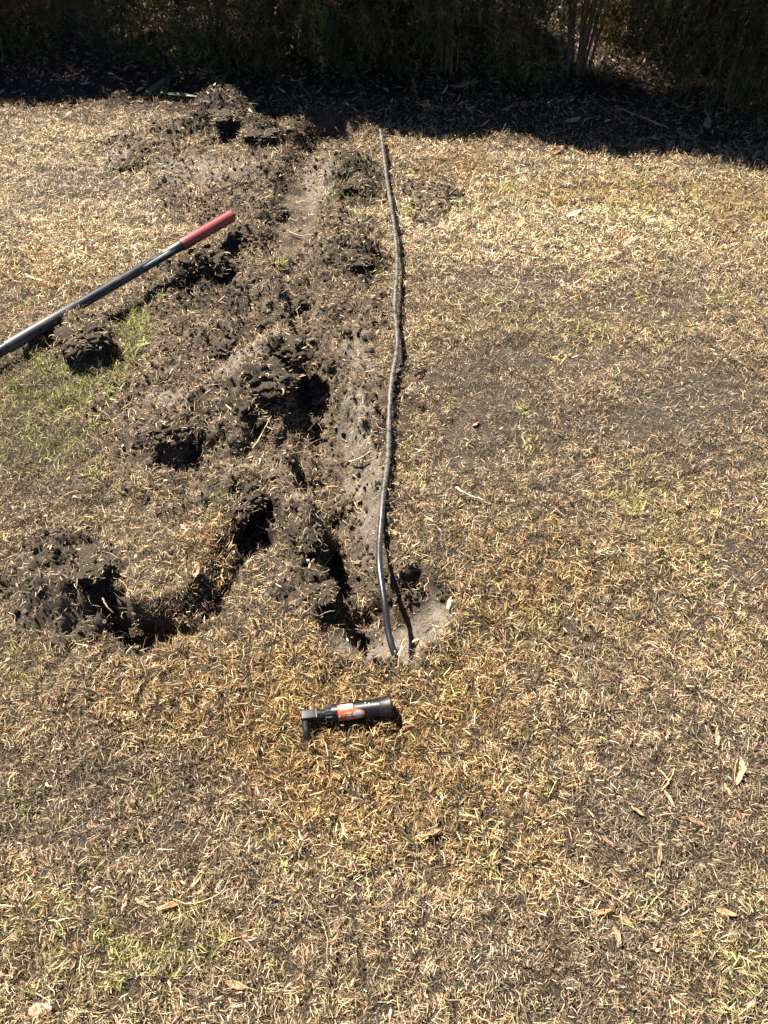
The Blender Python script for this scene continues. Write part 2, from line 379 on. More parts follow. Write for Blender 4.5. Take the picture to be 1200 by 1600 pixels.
patch = fbm2(x * 3.2, y * 3.2, 4, off=40); patch2 = fbm2(x * 11, y * 11, 3, off=60); clump = fbm2(x * 26, y * 26, 2, off=77)
bare = sstep(.15, 1.0, bare * (0.8 + 1.8 * patch2 + 1.4 * clump))
hedge_y = 4.95 - 0.14 * x
under = sstep(-1.2, -0.75, y - hedge_y)
keepp = (1 - (0.74 + .22 * np.maximum(patch2 < .05, dark)) * soil) * (1 - 0.68 * bare) * (1 - 0.86 * under) * np.clip(0.85 + 1.0 * clump + .5 * patch2, 0.12, 1.2)
k = R.random(len(x)) < keepp
x, y, H0, soil, bare, patch, patch2, clump = (v[k] for v in (x, y, H0, soil, bare, patch, patch2, clump)); n = len(x)
# colour of each blade
gold = np.maximum.reduce([1 - sstep(.3, 1.2, Ell(*p).q(x, y)) for p in ((500, 1110, 430, 190), (790, 930, 260, 160), (640, 1250, 280, 130), (300, 1130, 240, 120), (330, 880, 60, 60), (90, 420, 120, 60))])
gray = np.maximum.reduce([1 - sstep(.3, 1.3, Ell(*p).q(x, y)) for p in ((1080, 1250, 200, 220), (150, 1260, 260, 120), (1100, 640, 160, 120), (860, 1500, 300, 120), (760, 620, 140, 140), (60, 780, 120, 60))])
rust = np.maximum.reduce([1 - sstep(.3, 1.2, Ell(*p).q(x, y)) for p in ((700, 265, 80, 26), (1000, 300, 280, 26), (1150, 330, 90, 40), (130, 165, 160, 12), (300, 250, 70, 14), (600, 235, 30, 12))])
green = np.maximum.reduce([g * (1 - sstep(.25, 1.25, Ell(*p).q(x, y))) for *p, g in ((95, 610, 130, 70, 1.0), (60, 690, 120, 60, .8), (215, 520, 34, 60, 1.0), (30, 720, 60, 40, .85), (190, 1480, 180, 90, .5), (60, 1480, 120, 100, .3),
        (30, 1040, 50, 50, .55), (1000, 300, 260, 60, .22), (1000, 760, 90, 40, .35), (1050, 840, 60, 40, .3), (1150, 1500, 100, 120, .25), (200, 780, 120, 60, .25), (830, 980, 60, 30, .3), (900, 520, 260, 60, .18), (150, 590, 60, 30, .9), (330, 790, 90, 50, .25))])
bleach = np.maximum.reduce([1 - sstep(.4, 1.2, Ell(*p).q(x, y)) for p in ((120, 300, 260, 150), (850, 330, 420, 110), (650, 250, 80, 40))])
straw = np.array([[.63, .455, .245], [.52, .355, .175], [.74, .59, .385], [.36, .23, .11], [.60, .455, .28]])
goldc = np.array([[.47, .30, .12], [.33, .19, .065], [.60, .43, .21], [.17, .095, .035], [.42, .27, .12]])
grayc = np.array([[.49, .37, .24], [.35, .255, .16], [.62, .495, .345], [.22, .155, .095], [.52, .37, .21]])
rustc = np.array([[.42, .24, .09], [.34, .17, .065], [.52, .33, .13], [.60, .47, .26], [.45, .26, .09]])
grn = np.array([[.26, .265, .06], [.35, .335, .09], [.17, .195, .045], [.46, .42, .16], [.25, .26, .09]])
pick = R.integers(0, 5, n)
col = straw[pick]
u = R.random(n); 
def over(mask, pal, col): 
    m = R.random(n) < mask; col = col.copy(); col[m] = pal[R.integers(0, 5, m.sum())]; return col
col = over(np.clip(gold * .72 + patch * .4 * (gold > 0) + np.clip(patch - .1, 0, 1) * .6, 0, 1), goldc, col)
col = over(np.clip(gray * .8 + np.clip(-patch - .05, 0, 1) * .9, 0, 1), grayc, col)
rust = np.clip(rust * (1.05 + 1.6 * patch2), 0, 1)
wb = R.random(n) < bleach * .7; col[wb] = np.array([[.74, .56, .33], [.66, .47, .25], [.80, .66, .46]])[R.integers(0, 3, wb.sum())]
col = over(rust, rustc, col)
gm = np.clip(green * (0.55 + 1.1 * (patch2 + .15) + 0.7 * clump), 0, 1) + 0.012
isg = R.random(n) < gm; col[isg] = grn[R.integers(0, 5, isg.sum())]
far_ = sstep(1.0, 2.6, y)
tone = np.clip(.92 + .30 * patch + .35 * patch2 - .10 * gray + .2 * bleach, .5, 1.2)
col *= (R.uniform(0.36, 1.2, n) * tone * (.86 + .14 * far_))[:, None] * (1 + 0.06 * R.normal(size=(n, 3)))
dead = (R.random(n) < 0.26 - .18 * bleach) & ~isg; col[dead] *= np.array([.45, .42, .40])
col = np.clip(col, .01, .85)
far = sstep(1.2, 4.2, y)
L = R.gamma(3.2, 1 / 3.2, n) * (0.0145 + 0.0045 * gold - .002 * gray) * (1 + .35 * far); L = np.clip(L, .005, .038)
W = R.uniform(.0007, .0018, n) * (1 + .45 * gold) * (1 + .60 * far); W = np.where(R.random(n) < .06, W * 1.7, W)
el = np.where(R.random(n) < .6, R.normal(.25, .32, n), R.normal(.85, .35, n)); el[isg] = R.normal(.85, .3, isg.sum()); L[isg] *= 1.15
P = np.column_stack([x, y, H0 + R.uniform(-.001, .019, n) * (1 - .6 * bare) - .001])
P[:, 2] += 0.006 * clump
e_ = .004; c0 = per2(x * 21 + 5, y * 21 + 9); gxx = per2((x + e_) * 21 + 5, y * 21 + 9) - c0; gyy = per2(x * 21 + 5, (y + e_) * 21 + 9) - c0
az = np.arctan2(-gyy, -gxx) + R.normal(0, .95, n); el = el + .35 * np.clip(c0, -.5, .8); P[:, 2] += .007 * c0
me = blade_mesh('lawn_grass', M_GRASS, P, az, el, L, W, R.normal(.35, .65, n), R.normal(0, .6, n), R.uniform(-1.4, 1.4, n), col, lod=(y > 1.6) | (R.random(n) < .85) | (np.abs(x) > halfwidth(y) + .05))
tag(link('lawn_grass', me), 'short dry straw coloured lawn grass covering the ground', 'grass', kind='stuff')

# thatch: short broken slivers lying under the blades, one triangle each
xs, ys = [], []
for y0, y1, d in ((-.1, .5, 50000), (.5, 1.0, 46000), (1.0, 1.6, 38000), (1.6, 2.4, 30000), (2.4, 3.3, 24000), (3.3, 4.4, 18000)):
    a, b = scatter(y0, y1, d, 0.45, 0.2); xs.append(a); ys.append(b)
tx = np.concatenate(xs); ty = np.concatenate(ys); th_, ts_, _, _ = terrain(tx, ty)
tb = np.zeros_like(tx)
for e in BAE: tb = np.maximum(tb, 1 - sstep(0.4, 1.2, e.q(tx, ty)))
k = R.random(len(tx)) < .85 * (1 - .86 * ts_) * (1 - .30 * tb) * (1 - .85 * sstep(-1.2, -.75, ty - 4.95 + .14 * tx)); tx, ty, th_ = tx[k], ty[k], th_[k]; m = len(tx)
tf = sstep(1.2, 4.2, ty); tg = 1 - sstep(.3, 1.2, Ell(480, 1130, 340, 140).q(tx, ty))
ta = R.uniform(0, 6.28, m); tl = R.gamma(4, .0028, m) * (1 + .4 * tf); tw = R.uniform(.0009, .0022, m) * (1 + .6 * tf); te = R.normal(.25, .4, m)
T0 = np.column_stack([tx, ty, th_ + R.uniform(0, .006, m)]); d = np.column_stack([np.cos(te) * np.cos(ta), np.cos(te) * np.sin(ta), np.sin(te)]); sd_ = np.column_stack([-np.sin(ta), np.cos(ta), R.normal(0, .5, m)])
V = np.stack([T0 - sd_ * (tw / 2)[:, None], T0 + sd_ * (tw / 2)[:, None], T0 + d * tl[:, None]], 1).reshape(-1, 3)
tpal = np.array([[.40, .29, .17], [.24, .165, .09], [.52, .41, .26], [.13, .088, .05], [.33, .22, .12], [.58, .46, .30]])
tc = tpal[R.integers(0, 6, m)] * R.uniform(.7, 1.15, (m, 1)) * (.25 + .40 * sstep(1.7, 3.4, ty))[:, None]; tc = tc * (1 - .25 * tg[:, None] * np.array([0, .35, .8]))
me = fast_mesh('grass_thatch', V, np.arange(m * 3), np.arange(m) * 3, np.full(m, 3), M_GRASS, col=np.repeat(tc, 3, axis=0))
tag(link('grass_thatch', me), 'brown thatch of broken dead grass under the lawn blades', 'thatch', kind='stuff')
# green tufts, each a small clump of upright blades
TUFTS = [(205, 490), (212, 512), (222, 530), (208, 548), (228, 500), (235, 470), (200, 570), (215, 560), (190, 585), (60, 575), (85, 590), (110, 580), (130, 600), (95, 615), (70, 640), (150, 620), (175, 610), (30, 600), (20, 640), (120, 645), (50, 665),
         (940, 325), (990, 285), (1105, 330), (1050, 365), (1180, 340), (880, 385), (925, 430), (760, 470), (920, 520), (870, 560), (1120, 470), (1000, 465), (820, 640), (985, 735), (955, 775), (980, 790), (1045, 815), (1035, 860),
         (1095, 895), (1110, 805), (990, 800), (830, 975), (700, 1085), (830, 1355), (1185, 1400), (1160, 1510), (730, 325), (800, 300), (245, 145), (268, 150), (640, 330), (500, 355), (515, 312), (470, 655), (440, 415), (410, 405), (545, 300), (560, 340), (440, 1340),
         (630, 700), (640, 745), (180, 1530), (240, 1500), (290, 1490), (150, 1350), (40, 1250), (700, 630), (740, 850), (600, 330), (590, 430), (215, 505), (225, 540), (60, 420), (35, 480), (190, 395), (620, 450), (1085, 690), (820, 700), (870, 300), (1010, 330), (340, 790), (160, 660), (110, 670), (150, 740), (90, 720),
         (770, 1340), (1010, 1420), (1120, 1560), (560, 1330), (1190, 560), (1150, 465), (350, 1480), (90, 1400), (240, 1240), (430, 1300)]
px_, az_, el_, L_, c_ = [], [], [], [], []
for i, (a, b) in enumerate(TUFTS):
    c = on(a, b); ds = 1 + .9 * float(sstep(1.2, 3.6, np.array([c[1]]))[0]); m = int(R.integers(14, 36) * ds); sp = R.uniform(.010, .028) * ds
    q = R.normal(0, sp, (m, 2)); xx = c[0] + q[:, 0]; yy = c[1] + q[:, 1]
    px_.append(np.column_stack([xx, yy, height(xx, yy) - .002])); az_.append(R.uniform(0, 6.28, m)); el_.append(R.normal(.8, .35, m))
    L_.append(R.uniform(.018, .040, m) * (1 + .3 * (ds - 1))); g = grn[R.integers(0, 5, m)] * R.uniform(.75, 1.15, (m, 1)); g = g * .75 + .25 * np.array([.30, .32, .13]); c_.append(g)
P = np.concatenate(px_); m = len(P)
me = blade_mesh('green_grass_tufts', M_GREEN, P, np.concatenate(az_), np.concatenate(el_), np.concatenate(L_), R.uniform(.002, .0040, m), R.normal(.6, .5, m), R.normal(0, .4, m), R.uniform(-1, 1, m), np.concatenate(c_))
tag(link('green_grass_tufts', me), 'scattered green tufts of living grass in the dry lawn', 'grass', kind='stuff')

# ------------------------------------------------------------------ loose soil crumbs, root fibres, litter
def ico(sub):
    bm = bmesh.new(); bmesh.ops.create_icosphere(bm, subdivisions=sub, radius=1); bm.verts.ensure_lookup_table()
    v = np.array([q.co[:] for q in bm.verts]); f = np.array([[q.index for q in fc.verts] for fc in bm.faces]); bm.free(); return v, f
def soil_points(n, y0, y1, x0=-1.5, x1=.55, thr=.5):
    xx = R.uniform(x0, x1, n); yy = R.uniform(y0, y1, n); h, s, p, d = terrain(xx, yy); k = (s > thr) & (R.random(n) < (1 - .45 * p)); 
    sm = np.ones(n)
    for e in SMOOTH: sm = np.minimum(sm, sstep(.7, 1.2, e.q(xx, yy)))
    k &= R.random(n) < (0.02 + .98 * sm)
    return xx[k], yy[k], h[k], d[k]
xx, yy, hh, dd = soil_points(46000, .8, 4.5)
v0, f0 = ico(1); n = len(xx)
sz = np.clip(R.gamma(1.1, .0019, n) + .0013, .0013, .009)
sc = np.stack([R.uniform(.7, 1.3, (n, 3))], 0)[0] * sz[:, None]
ang = R.uniform(0, 6.28, n); ca, sa = np.cos(ang), np.sin(ang)
jit = 1 + R.uniform(-.45, .45, (n, len(v0)))
vv = v0[None] * jit[..., None] * sc[:, None, :]
vx = vv[..., 0] * ca[:, None] - vv[..., 1] * sa[:, None]; vy = vv[..., 0] * sa[:, None] + vv[..., 1] * ca[:, None]
V = np.stack([vx + xx[:, None], vy + yy[:, None], vv[..., 2] + (hh + sz * .35)[:, None]], -1).reshape(-1, 3)
base = np.where(R.random(n)[:, None] < .55, np.array([.026, .0195, .0145]), np.array([.082, .063, .046])) * R.uniform(.6, 1.25, (n, 1)) * (1 - .68 * dd[:, None])
lo = (f0[None] + (np.arange(n) * len(v0))[:, None, None]).ravel(); nf = n * len(f0)
M_CRUMB = m_blade('soil_crumb', 0.0, .95, .1)
me = fast_mesh('loose_soil', V, lo, np.arange(nf) * 3, np.full(nf, 3), M_CRUMB, col=np.repeat(base, len(v0), axis=0), smooth=False)
tag(link('loose_soil', me), 'loose dark soil crumbs strewn over the dug trench', 'soil', kind='stuff')
xx, yy, hh, dd = soil_points(60000, .8, 4.5, thr=.3); k = R.random(len(xx)) > .6 * dd; xx, yy, hh, dd = xx[k], yy[k], hh[k], dd[k]; n = len(xx)
rc = np.where(R.random(n)[:, None] < .5, np.array([.34, .25, .15]), np.array([.14, .10, .06])) * R.uniform(.6, 1.25, (n, 1))
me = blade_mesh('dry_roots', M_ROOT, np.column_stack([xx, yy, hh + R.uniform(0, .006, n)]), R.uniform(0, 6.28, n), R.normal(.25, .4, n), R.gamma(3, .0085, n), R.uniform(.0007, .0021, n), R.normal(.7, 1.0, n), R.normal(0, 1.4, n), R.uniform(-1.4, 1.4, n), rc)
tag(link('dry_roots', me), 'fine pale roots and torn straw mixed into dug soil', 'roots', kind='stuff')
# fragments of leaf on the lawn, and the litter under and behind the hedge
def litter_pts(n, y0, y1, mg):
    yy = R.uniform(y0, y1, n); xx = R.uniform(-1, 1, n) * (halfwidth(yy) + mg); return xx, yy
xx, yy = litter_pts(1500, 0, 4.3, .5); n = len(xx)
pal = np.array([[.32, .17, .09], [.42, .27, .14], [.24, .12, .06], [.30, .12, .075], [.52, .40, .24], [.22, .12, .06]])
me = blade_mesh('leaf_fragments', M_LITTER, np.column_stack([xx, yy, height(xx, yy) + .012]), R.uniform(0, 6.28, n), R.normal(.05, .2, n), R.uniform(.006, .024, n), R.uniform(.002, .0055, n), R.normal(.3, .6, n), R.normal(0, .6, n), R.uniform(-.5, .5, n), pal[R.integers(0, 6, n)] * R.uniform(.7, 1.15, (n, 1)))
tag(link('leaf_fragments', me), 'small brown and reddish scraps of dead leaf on the lawn', 'leaf litter', kind='stuff')
xx, yy = litter_pts(30000, 3.4, 7.6, .7)
hy = 4.95 - .14 * xx; k = R.random(len(xx)) < sstep(-1.25, -.45, yy - hy); xx, yy = xx[k], yy[k]; n = len(xx)
pal = np.array([[.24, .12, .055], [.34, .20, .10], [.14, .095, .06], [.28, .21, .14], [.36, .29, .21], [.07, .05, .032]])
me = blade_mesh('hedge_litter', M_LITTER, np.column_stack([xx, yy, height(xx, yy) + R.uniform(0, .02, n)]), R.uniform(0, 6.28, n), R.normal(.1, .3, n), R.uniform(.015, .06, n), R.choice([.0018, .003, .007, .012], n), R.normal(.3, .6, n), R.normal(0, .5, n), R.uniform(-.9, .9, n), pal[R.integers(0, 6, n)] * R.uniform(.45, 1.0, (n, 1)))
tag(link('hedge_litter', me), 'dead leaves and twigs littering the ground below the hedge', 'leaf litter', kind='stuff')

# ------------------------------------------------------------------ clods of dug turf
def clod_mesh(seed, sub=5):
    v, f = ico(sub); rs = np.random.default_rng(seed); o = rs.uniform(0, 100, 3)
    r = .82 + .95 * fbm3(v * 1.15 + o, 3) + .30 * (1 - 2 * np.abs(per3(v * 2.6 + o))) + .42 * fbm3(v * 5 + o, 3, .65) + .11 * fbm3(v * 13 + o, 2)
    v = v * np.clip(r, .25, 1.7)[:, None]; v[:, 2] = np.where(v[:, 2] < -.35, -.35 + (v[:, 2] + .35) * .25, v[:, 2])
    me = fast_mesh('soil_lump', v, f.ravel(), np.arange(len(f)) * 3, np.full(len(f), 3), M_SOIL)
    k = rs.integers(0, len(v), 520); k = k[v[k, 2] > -.3]; P = v[k]; d = P / np.linalg.norm(P, axis=1)[:, None]; m = len(k)
    c = np.where(rs.random(m)[:, None] < .5, np.array([.34, .25, .145]), np.array([.14, .10, .06])) * rs.uniform(.6, 1.2, (m, 1))
    mr = blade_mesh('dry_roots', M_ROOT, P - d * .03, np.arctan2(d[:, 1], d[:, 0]) + rs.normal(0, 1.2, m), rs.normal(.1, .6, m), rs.uniform(.15, .5, m), rs.uniform(.02, .06, m), rs.normal(.8, 1.0, m), rs.normal(0, 1.5, m), rs.uniform(-1.4, 1.4, m), c)
    return me, mr
CL = [clod_mesh(s) for s in (1, 2, 3, 4, 5)]
CLODS = [  # px, py, radius px (x), flatten, label
    (262, 678, 42, .8, 'pale topped soil clod left of the trench with a dark broken face'),
    (318, 408, 34, .8, 'dark soil clod just below the red grip of the tool'),
    (378, 376, 30, .7, 'dark soil clod between the red grip and the trench'),
    (290, 512, 26, .7, 'rough turf clod beside the green grass strip near the handle'),
    (345, 548, 30, .6, 'flat rooty soil clod right of the green grass strip'),
    (130, 522, 40, .6, 'straw covered turf clod directly under the black handle'),
    (412, 590, 46, .85, 'large crumbly soil clod left of the deepest part of the trench'),
    (378, 640, 44, .8, 'large broken soil clod with a long root at its lower edge'),
    (445, 548, 34, .8, 'soil clod on the left rim of the deepest hole'),
    (480, 838, 34, .8, 'dark soil clod on the left bank of the lower trench'),
    (375, 775, 40, .6, 'rooty dark clod above the pit at the flap end'),
    (548, 405, 34, .35, 'low soil clod right of the trench beside the black pipe'),
    (556, 282, 30, .35, 'dark crumbly clod right of the trench near the hedge shade'),
    (405, 208, 28, .3, 'grey soil clod at the foot of the mound by the hedge'),
    (352, 178, 26, .35, 'peaked rooty soil mound top at the hedge shadow edge'),
    (229, 350, 12, .8, 'small dark soil lump on dry lawn left of the red grip'),
    (755, 320, 10, .9, 'small dark soil lump on dry lawn right of the pipe'),
    (320, 327, 20, .7, 'small dark soil lump just above the red grip'),
    (197, 258, 17, .6, 'flat dark soil lump on the dry lawn at far left'),
    (182, 375, 7, .8, 'tiny dark soil lump on lawn above the black handle'),
    (495, 925, 30, .6, 'dark soil lump beside the lower end of the trench'),
    (330, 222, 22, .6, 'dark soil lump in front of the mound by the hedge'),
    (64, 892, 32, .3, 'dark crumbly lump on the left soil heap, near the frame edge'),
    (128, 884, 34, .3, 'dark crumbly lump topping the left soil heap'),
    (175, 955, 20, .8, 'dark soil lump at the edge of the lifted turf flap'),
    (200, 592, 8, .9, 'small round grey soil lump below the green grass strip'),
    (215, 985, 13, .8, 'small dark lump in the bottom of the crescent cut'),
    (330, 955, 12, .8, 'small dark lump in the right arm of the crescent cut'),
    (375, 850, 16, .8, 'dark lump hanging on the upper end of the crescent cut'),
    (520, 560, 16, .7, 'small lump on the right rim of the deepest hole'),
    (430, 330, 24, .5, 'low grey lump left of the smooth upper trench'),
    (300, 290, 16, .4, 'flat grey soil lump on the thin soil spread above the red grip'),
    (455, 470, 22, .6, 'soil lump on the left bank of the upper trench'),
    (420, 500, 28, .5, 'broad rooty soil lump left of the narrow trench'),
    (505, 800, 18, .6, 'small soil lump inside the lower trench at its left bank'),
    (600, 890, 14, .8, 'small soil lump just right of the pipe at the hole'),
]
for i, (a, b, r, fl, lab) in enumerate(CLODS):
    p = on(a, b); s = r * mpp(b); me, mr = CL[i % 5]
    root = empty('soil_clod', (p[0], p[1], p[2] - .10 * s * fl), R.uniform(0, 6.28))
    root.scale = (s * .85, s * R.uniform(.6, .9), s * fl * R.uniform(.5, .7))
    o1 = link('soil_lump', me, root); o2 = link('dry_roots', mr, root); o2['kind'] = 'stuff'
    tag(root, lab, 'soil clod', 'dug clods of soil')

# ------------------------------------------------------------------ tubes
def tube(path, rads, seg=16, cap=True, inner=None):
    """ring verts along a path with parallel frames; optional bore at both ends"""
    path = np.asarray(path, float); n = len(path); T = np.gradient(path, axis=0); T /= np.linalg.norm(T, axis=1)[:, None]
    up = np.array([0, 0, 1.0]) if abs(T[0][2]) < .9 else np.array([1.0, 0, 0]); V = []; F = []
    nrm = np.cross(np.cross(T[0], up), T[0])
    rings = []
    for i in range(n):
        nrm = nrm - T[i] * (nrm @ T[i]); nrm /= np.linalg.norm(nrm); b = np.cross(T[i], nrm); rr = []
        for k in range(seg):
            a = 2 * math.pi * k / seg; rr.append(len(V)); V.append(path[i] + rads[i] * (math.cos(a) * nrm + math.sin(a) * b))
        rings.append(rr)
    for i in range(n - 1):
        for k in range(seg):
            F.append((rings[i][k], rings[i][(k + 1) % seg], rings[i + 1][(k + 1) % seg], rings[i + 1][k]))
    if inner:
        for ri, sgn in ((0, 1), (n - 1, -1)):
            c = path[ri]; last = rings[ri]
            for depth in (0.0, inner[1]):
                rr = []
                for k in range(seg):
                    d = np.array(V[rings[ri][k]]) - c; rr.append(len(V)); V.append(c + d * inner[0] + T[ri] * depth * sgn)
                for k in range(seg): F.append((last[k], last[(k + 1) % seg], rr[(k + 1) % seg], rr[k]))
                last = rr
            F.append(tuple(last))
    elif cap:
        F.append(tuple(reversed(rings[0]))); F.append(tuple(rings[-1]))
    return V, F
def spline(pts, n):
    p = np.asarray(pts, float); k = np.linspace(0, len(p) - 1, n); out = []
    pe = np.vstack([2 * p[0] - p[1], p, 2 * p[-1] - p[-2]])
    for q in k:
        i = min(int(q), len(p) - 2); t = q - i; a, b, c, d = pe[i:i + 4]
        out.append(.5 * ((2 * b) + (c - a) * t + (2 * a - 5 * b + 4 * c - d) * t * t + (3 * b - a - 3 * c + d) * t ** 3))
    return np.array(out)

# the poly pipe along the trench
def m_pipe():
    m, t, b, o = new_mat('dusty_black_polypipe'); L = t.links.new
    co = N(t, 'ShaderNodeTexCoord').outputs['Object']; sx = N(t, 'ShaderNodeSeparateXYZ'); L(co, sx.inputs[0])
    n = noise(t, co, 60, 5, .7); ns = noise(t, co, 9, 3)
    d0 = rampn(t, sx.outputs['Y'], 1.15, 1.6)                          # the dug-in end has been wiped clean
    mu = N(t, 'ShaderNodeMath', operation='MULTIPLY'); L(d0, mu.inputs[0]); L(rampn(t, n, .38, .60), mu.inputs[1])
    mu2 = N(t, 'ShaderNodeMath', operation='MULTIPLY'); L(mu.outputs[0], mu2.inputs[0]); mu2.inputs[1].default_value = .85
    L(mixc(t, mu2.outputs[0], (.010, .010, .011), (.072, .060, .048)), b.inputs['Base Color'])
    r = N(t, 'ShaderNodeMapRange'); L(mu.outputs[0], r.inputs[0]); r.inputs[3].default_value = .30; r.inputs[4].default_value = .75; L(r.outputs[0], b.inputs['Roughness'])
    bump(t, b, n, .25, .002); return m
pp = [(594, 203, .075), (600, 250, .06), (608, 300, .05), (616, 360, .055), (620.5, 420, .058), (617, 480, .054), (620, 540, .052), (612, 600, .048), (607, 660, .038), (606, 720, .024),
      (598, 785, .03), (593, 840, .05), (594, 885, .055), (599, 935, .04), (606, 980, .012), (616, 1020, -.010), (622, 1044, -.045)]
def clear(a, b, z, last):
    if last: return at(a, b, z)
    for _ in range(3):
        p = at(a, b, z); z = max(z, float(height(p[0], p[1])[0]) + .013)
    return at(a, b, z)
path = spline([clear(a, b, z, i == len(pp) - 1) for i, (a, b, z) in enumerate(pp)], 150)
path[:, 0] += .0015 * np.sin(np.linspace(0, 40, 150)) ; 
V, F = tube(path, .0083 * (1 + .035 * np.sin(np.linspace(0, 61, 150)) * np.sin(np.linspace(0, 17, 150))), 18, inner=(.74, .05))
o = mesh_obj('irrigation_pipe', V, F, m_pipe())
tag(o, 'long black poly irrigation pipe lying along the right side of the trench', 'pipe')

# ------------------------------------------------------------------ long-handled shovel, only its handle in frame
A = at(0, 549, .05); B = at(363, 337, .12)
ax = Vector(B - A); vis = ax.length; ax.normalize()
total = vis + .30                                         # handle carries on out of frame to the socket
sh = empty('shovel', tuple(Vector(A) - ax * .30)); q = ax.to_track_quat('X', 'Z'); sh.rotation_mode = 'QUATERNION'; sh.rotation_quaternion = q
def lathe(name, prof, mat, parent, seg=28, bevel=None):   # profile (x along axis, radius)
    V = []; F = []
    for xq, r in prof:
        for k in range(seg):
            a = 2 * math.pi * k / seg; V.append((xq, r * math.cos(a), r * math.sin(a)))
    for i in range(len(prof) - 1):
        for k in range(seg): F.append((i * seg + k, i * seg + (k + 1) % seg, (i + 1) * seg + (k + 1) % seg, (i + 1) * seg + k))
    if prof[0][1] > 0: F.append(tuple(range(seg)))
    if prof[-1][1] > 0: F.append(tuple(reversed([(len(prof) - 1) * seg + k for k in range(seg)])))
    o = mesh_obj(name, V, F, mat, parent); bm = bmesh.new(); bm.from_mesh(o.data); bmesh.ops.recalc_face_normals(bm, faces=bm.faces); 
    for e in bm.edges:
        if len(e.link_faces) == 2 and e.calc_face_angle(0) > rad(40): e.smooth = False
    bm.to_mesh(o.data); bm.free(); return o
def m_shaft():
    m, t, b, o = new_mat('chipped_black_fibreglass'); L = t.links.new
    co = N(t, 'ShaderNodeTexCoord').outputs['Object']
    mp = N(t, 'ShaderNodeMapping'); mp.inputs['Scale'].default_value = (3.2, 46, 46); L(co, mp.inputs[0])
    n = noise(t, mp.outputs[0], 1.0, 5, .6); sx = N(t, 'ShaderNodeSeparateXYZ'); L(co, sx.inputs[0])
    zone = N(t, 'ShaderNodeMapRange'); L(sx.outputs['X'], zone.inputs[0]); zone.inputs[1].default_value = total - .62; zone.inputs[2].default_value = total - .34
    zone.inputs[3].default_value = -.10; zone.inputs[4].default_value = .05
    ad = N(t, 'ShaderNodeMath', operation='ADD'); L(n, ad.inputs[0]); L(zone.outputs[0], ad.inputs[1])
    c = mixc(t, rampn(t, noise(t, co, 25, 4), .4, .7), (.007, .009, .013), (.016, .018, .021))
    c = mixc(t, rampn(t, noise(t, co, 11, 6, .7), .52, .80), c, (.085, .070, .055))
    L(mixc(t, rampn(t, ad.outputs[0], .62, .635), c, (.33, .32, .30)), b.inputs['Base Color']); b.inputs['Roughness'].default_value = .36; b.inputs['Specular IOR Level'].default_value = .3
    return m
M_SHAFT = m_shaft(); M_SLEEVE = m_plain('grey_black_sleeve', (.016, .0165, .016), .45, .4, col2=(.04, .038, .034), scale=18)
M_RED = m_plain('faded_red_grip', (.145, .024, .024), .5, .3, col2=(.155, .060, .050), thr=(.5, .8), scale=17, bumpd=.0005)
M_STEEL = m_plain('worn_shovel_steel', (.09, .085, .08), .5, .5, col2=(.17, .12, .085), scale=20, metal=.7)
g0 = total - .262
lathe('shaft', [(0, .0185), (.30, .0182), (.31, .0182), (g0 + .03, .0172)], M_SHAFT, sh)
lathe('sleeve', [(.325, .0186), (.326, .0212), (.332, .0218), (.60, .0208), (.606, .0200), (.607, .0185)], M_SLEEVE, sh)
lathe('grip', [(g0, .0175), (g0 + .0015, .0212), (g0 + .006, .0222), (g0 + .12, .0218), (total - .03, .0226), (total - .010, .0232), (total - .004, .0222), (total, .0185)], M_RED, sh)
lathe('socket', [(-.32, .012), (-.30, .016), (-.05, .0200), (.10, .0215), (.101, .0188)], M_STEEL, sh)
bl = []; bf = []
for i in range(11):
    s = i / 10; xq = -.28 - .30 * s; wq = .105 * (1 if s < .55 else math.sqrt(max(0.0, 1 - ((s - .55) / .45) ** 2))) + .002
    for j in range(9):
        tq = j / 4 - 1; bl.append((xq, wq * tq, .022 * tq * tq - .02 + .015 * math.sin(s * 3)))
for i in range(10):
    for j in range(8): bf.append((i * 9 + j, i * 9 + j + 1, i * 9 + j + 10, i * 9 + j + 9))
ob = mesh_obj('blade', bl, bf, M_STEEL, sh); md = ob.modifiers.new('thickness', 'SOLIDIFY'); md.thickness = .0025
tag(sh, 'long black handled shovel with a red grip lying over the dug turf', 'shovel')

# ------------------------------------------------------------------ pop-up sprinkler
M_BLK = m_plain('black_moulded_plastic', (.004, .004, .0045), .40, .22, col2=(.010, .009, .008), scale=70, thr=(.5, .75), bumpd=.0004)
M_BLK2 = m_plain('dusty_black_plastic', (.006, .0058, .0058), .45, .25, col2=(.018, .016, .013), scale=90, thr=(.48, .72), bumpd=.0004)
M_ORG = m_plain('orange_sticker', (.31, .062, .022), .5, .25, col2=(.26, .054, .024), scale=60)
M_WHT = m_plain('white_sticker_print', (.36, .355, .34), .45, .2, col2=(.28, .275, .26), scale=200)
M_SIL = m_plain('silver_sticker_print', (.22, .22, .215), .4, .3, col2=(.15, .15, .145), scale=120)
M_GRY = m_plain('grey_barcode_print', (.30, .32, .35), .5, .4, col2=(.42, .44, .46), scale=300)
cL = on(470, 1121, .032); cR = on(611, 1105, .032); cL[2] -= .032; cR[2] -= .032
dv = Vector((cR[0] - cL[0], cR[1] - cL[1], 0)); Ltot = dv.length
spk = empty('pop_up_sprinkler', (cL[0], cL[1], max(cL[2], cR[2]) + .034), math.atan2(dv.y, dv.x))
K = Ltot / .200
def X(v): return v * K
RB = .0192
lathe('body', [(X(.068), .0165), (X(.0685), .0185), (X(.071), RB), (X(.172), RB), (X(.176), .0206)], M_BLK, spk, 40)
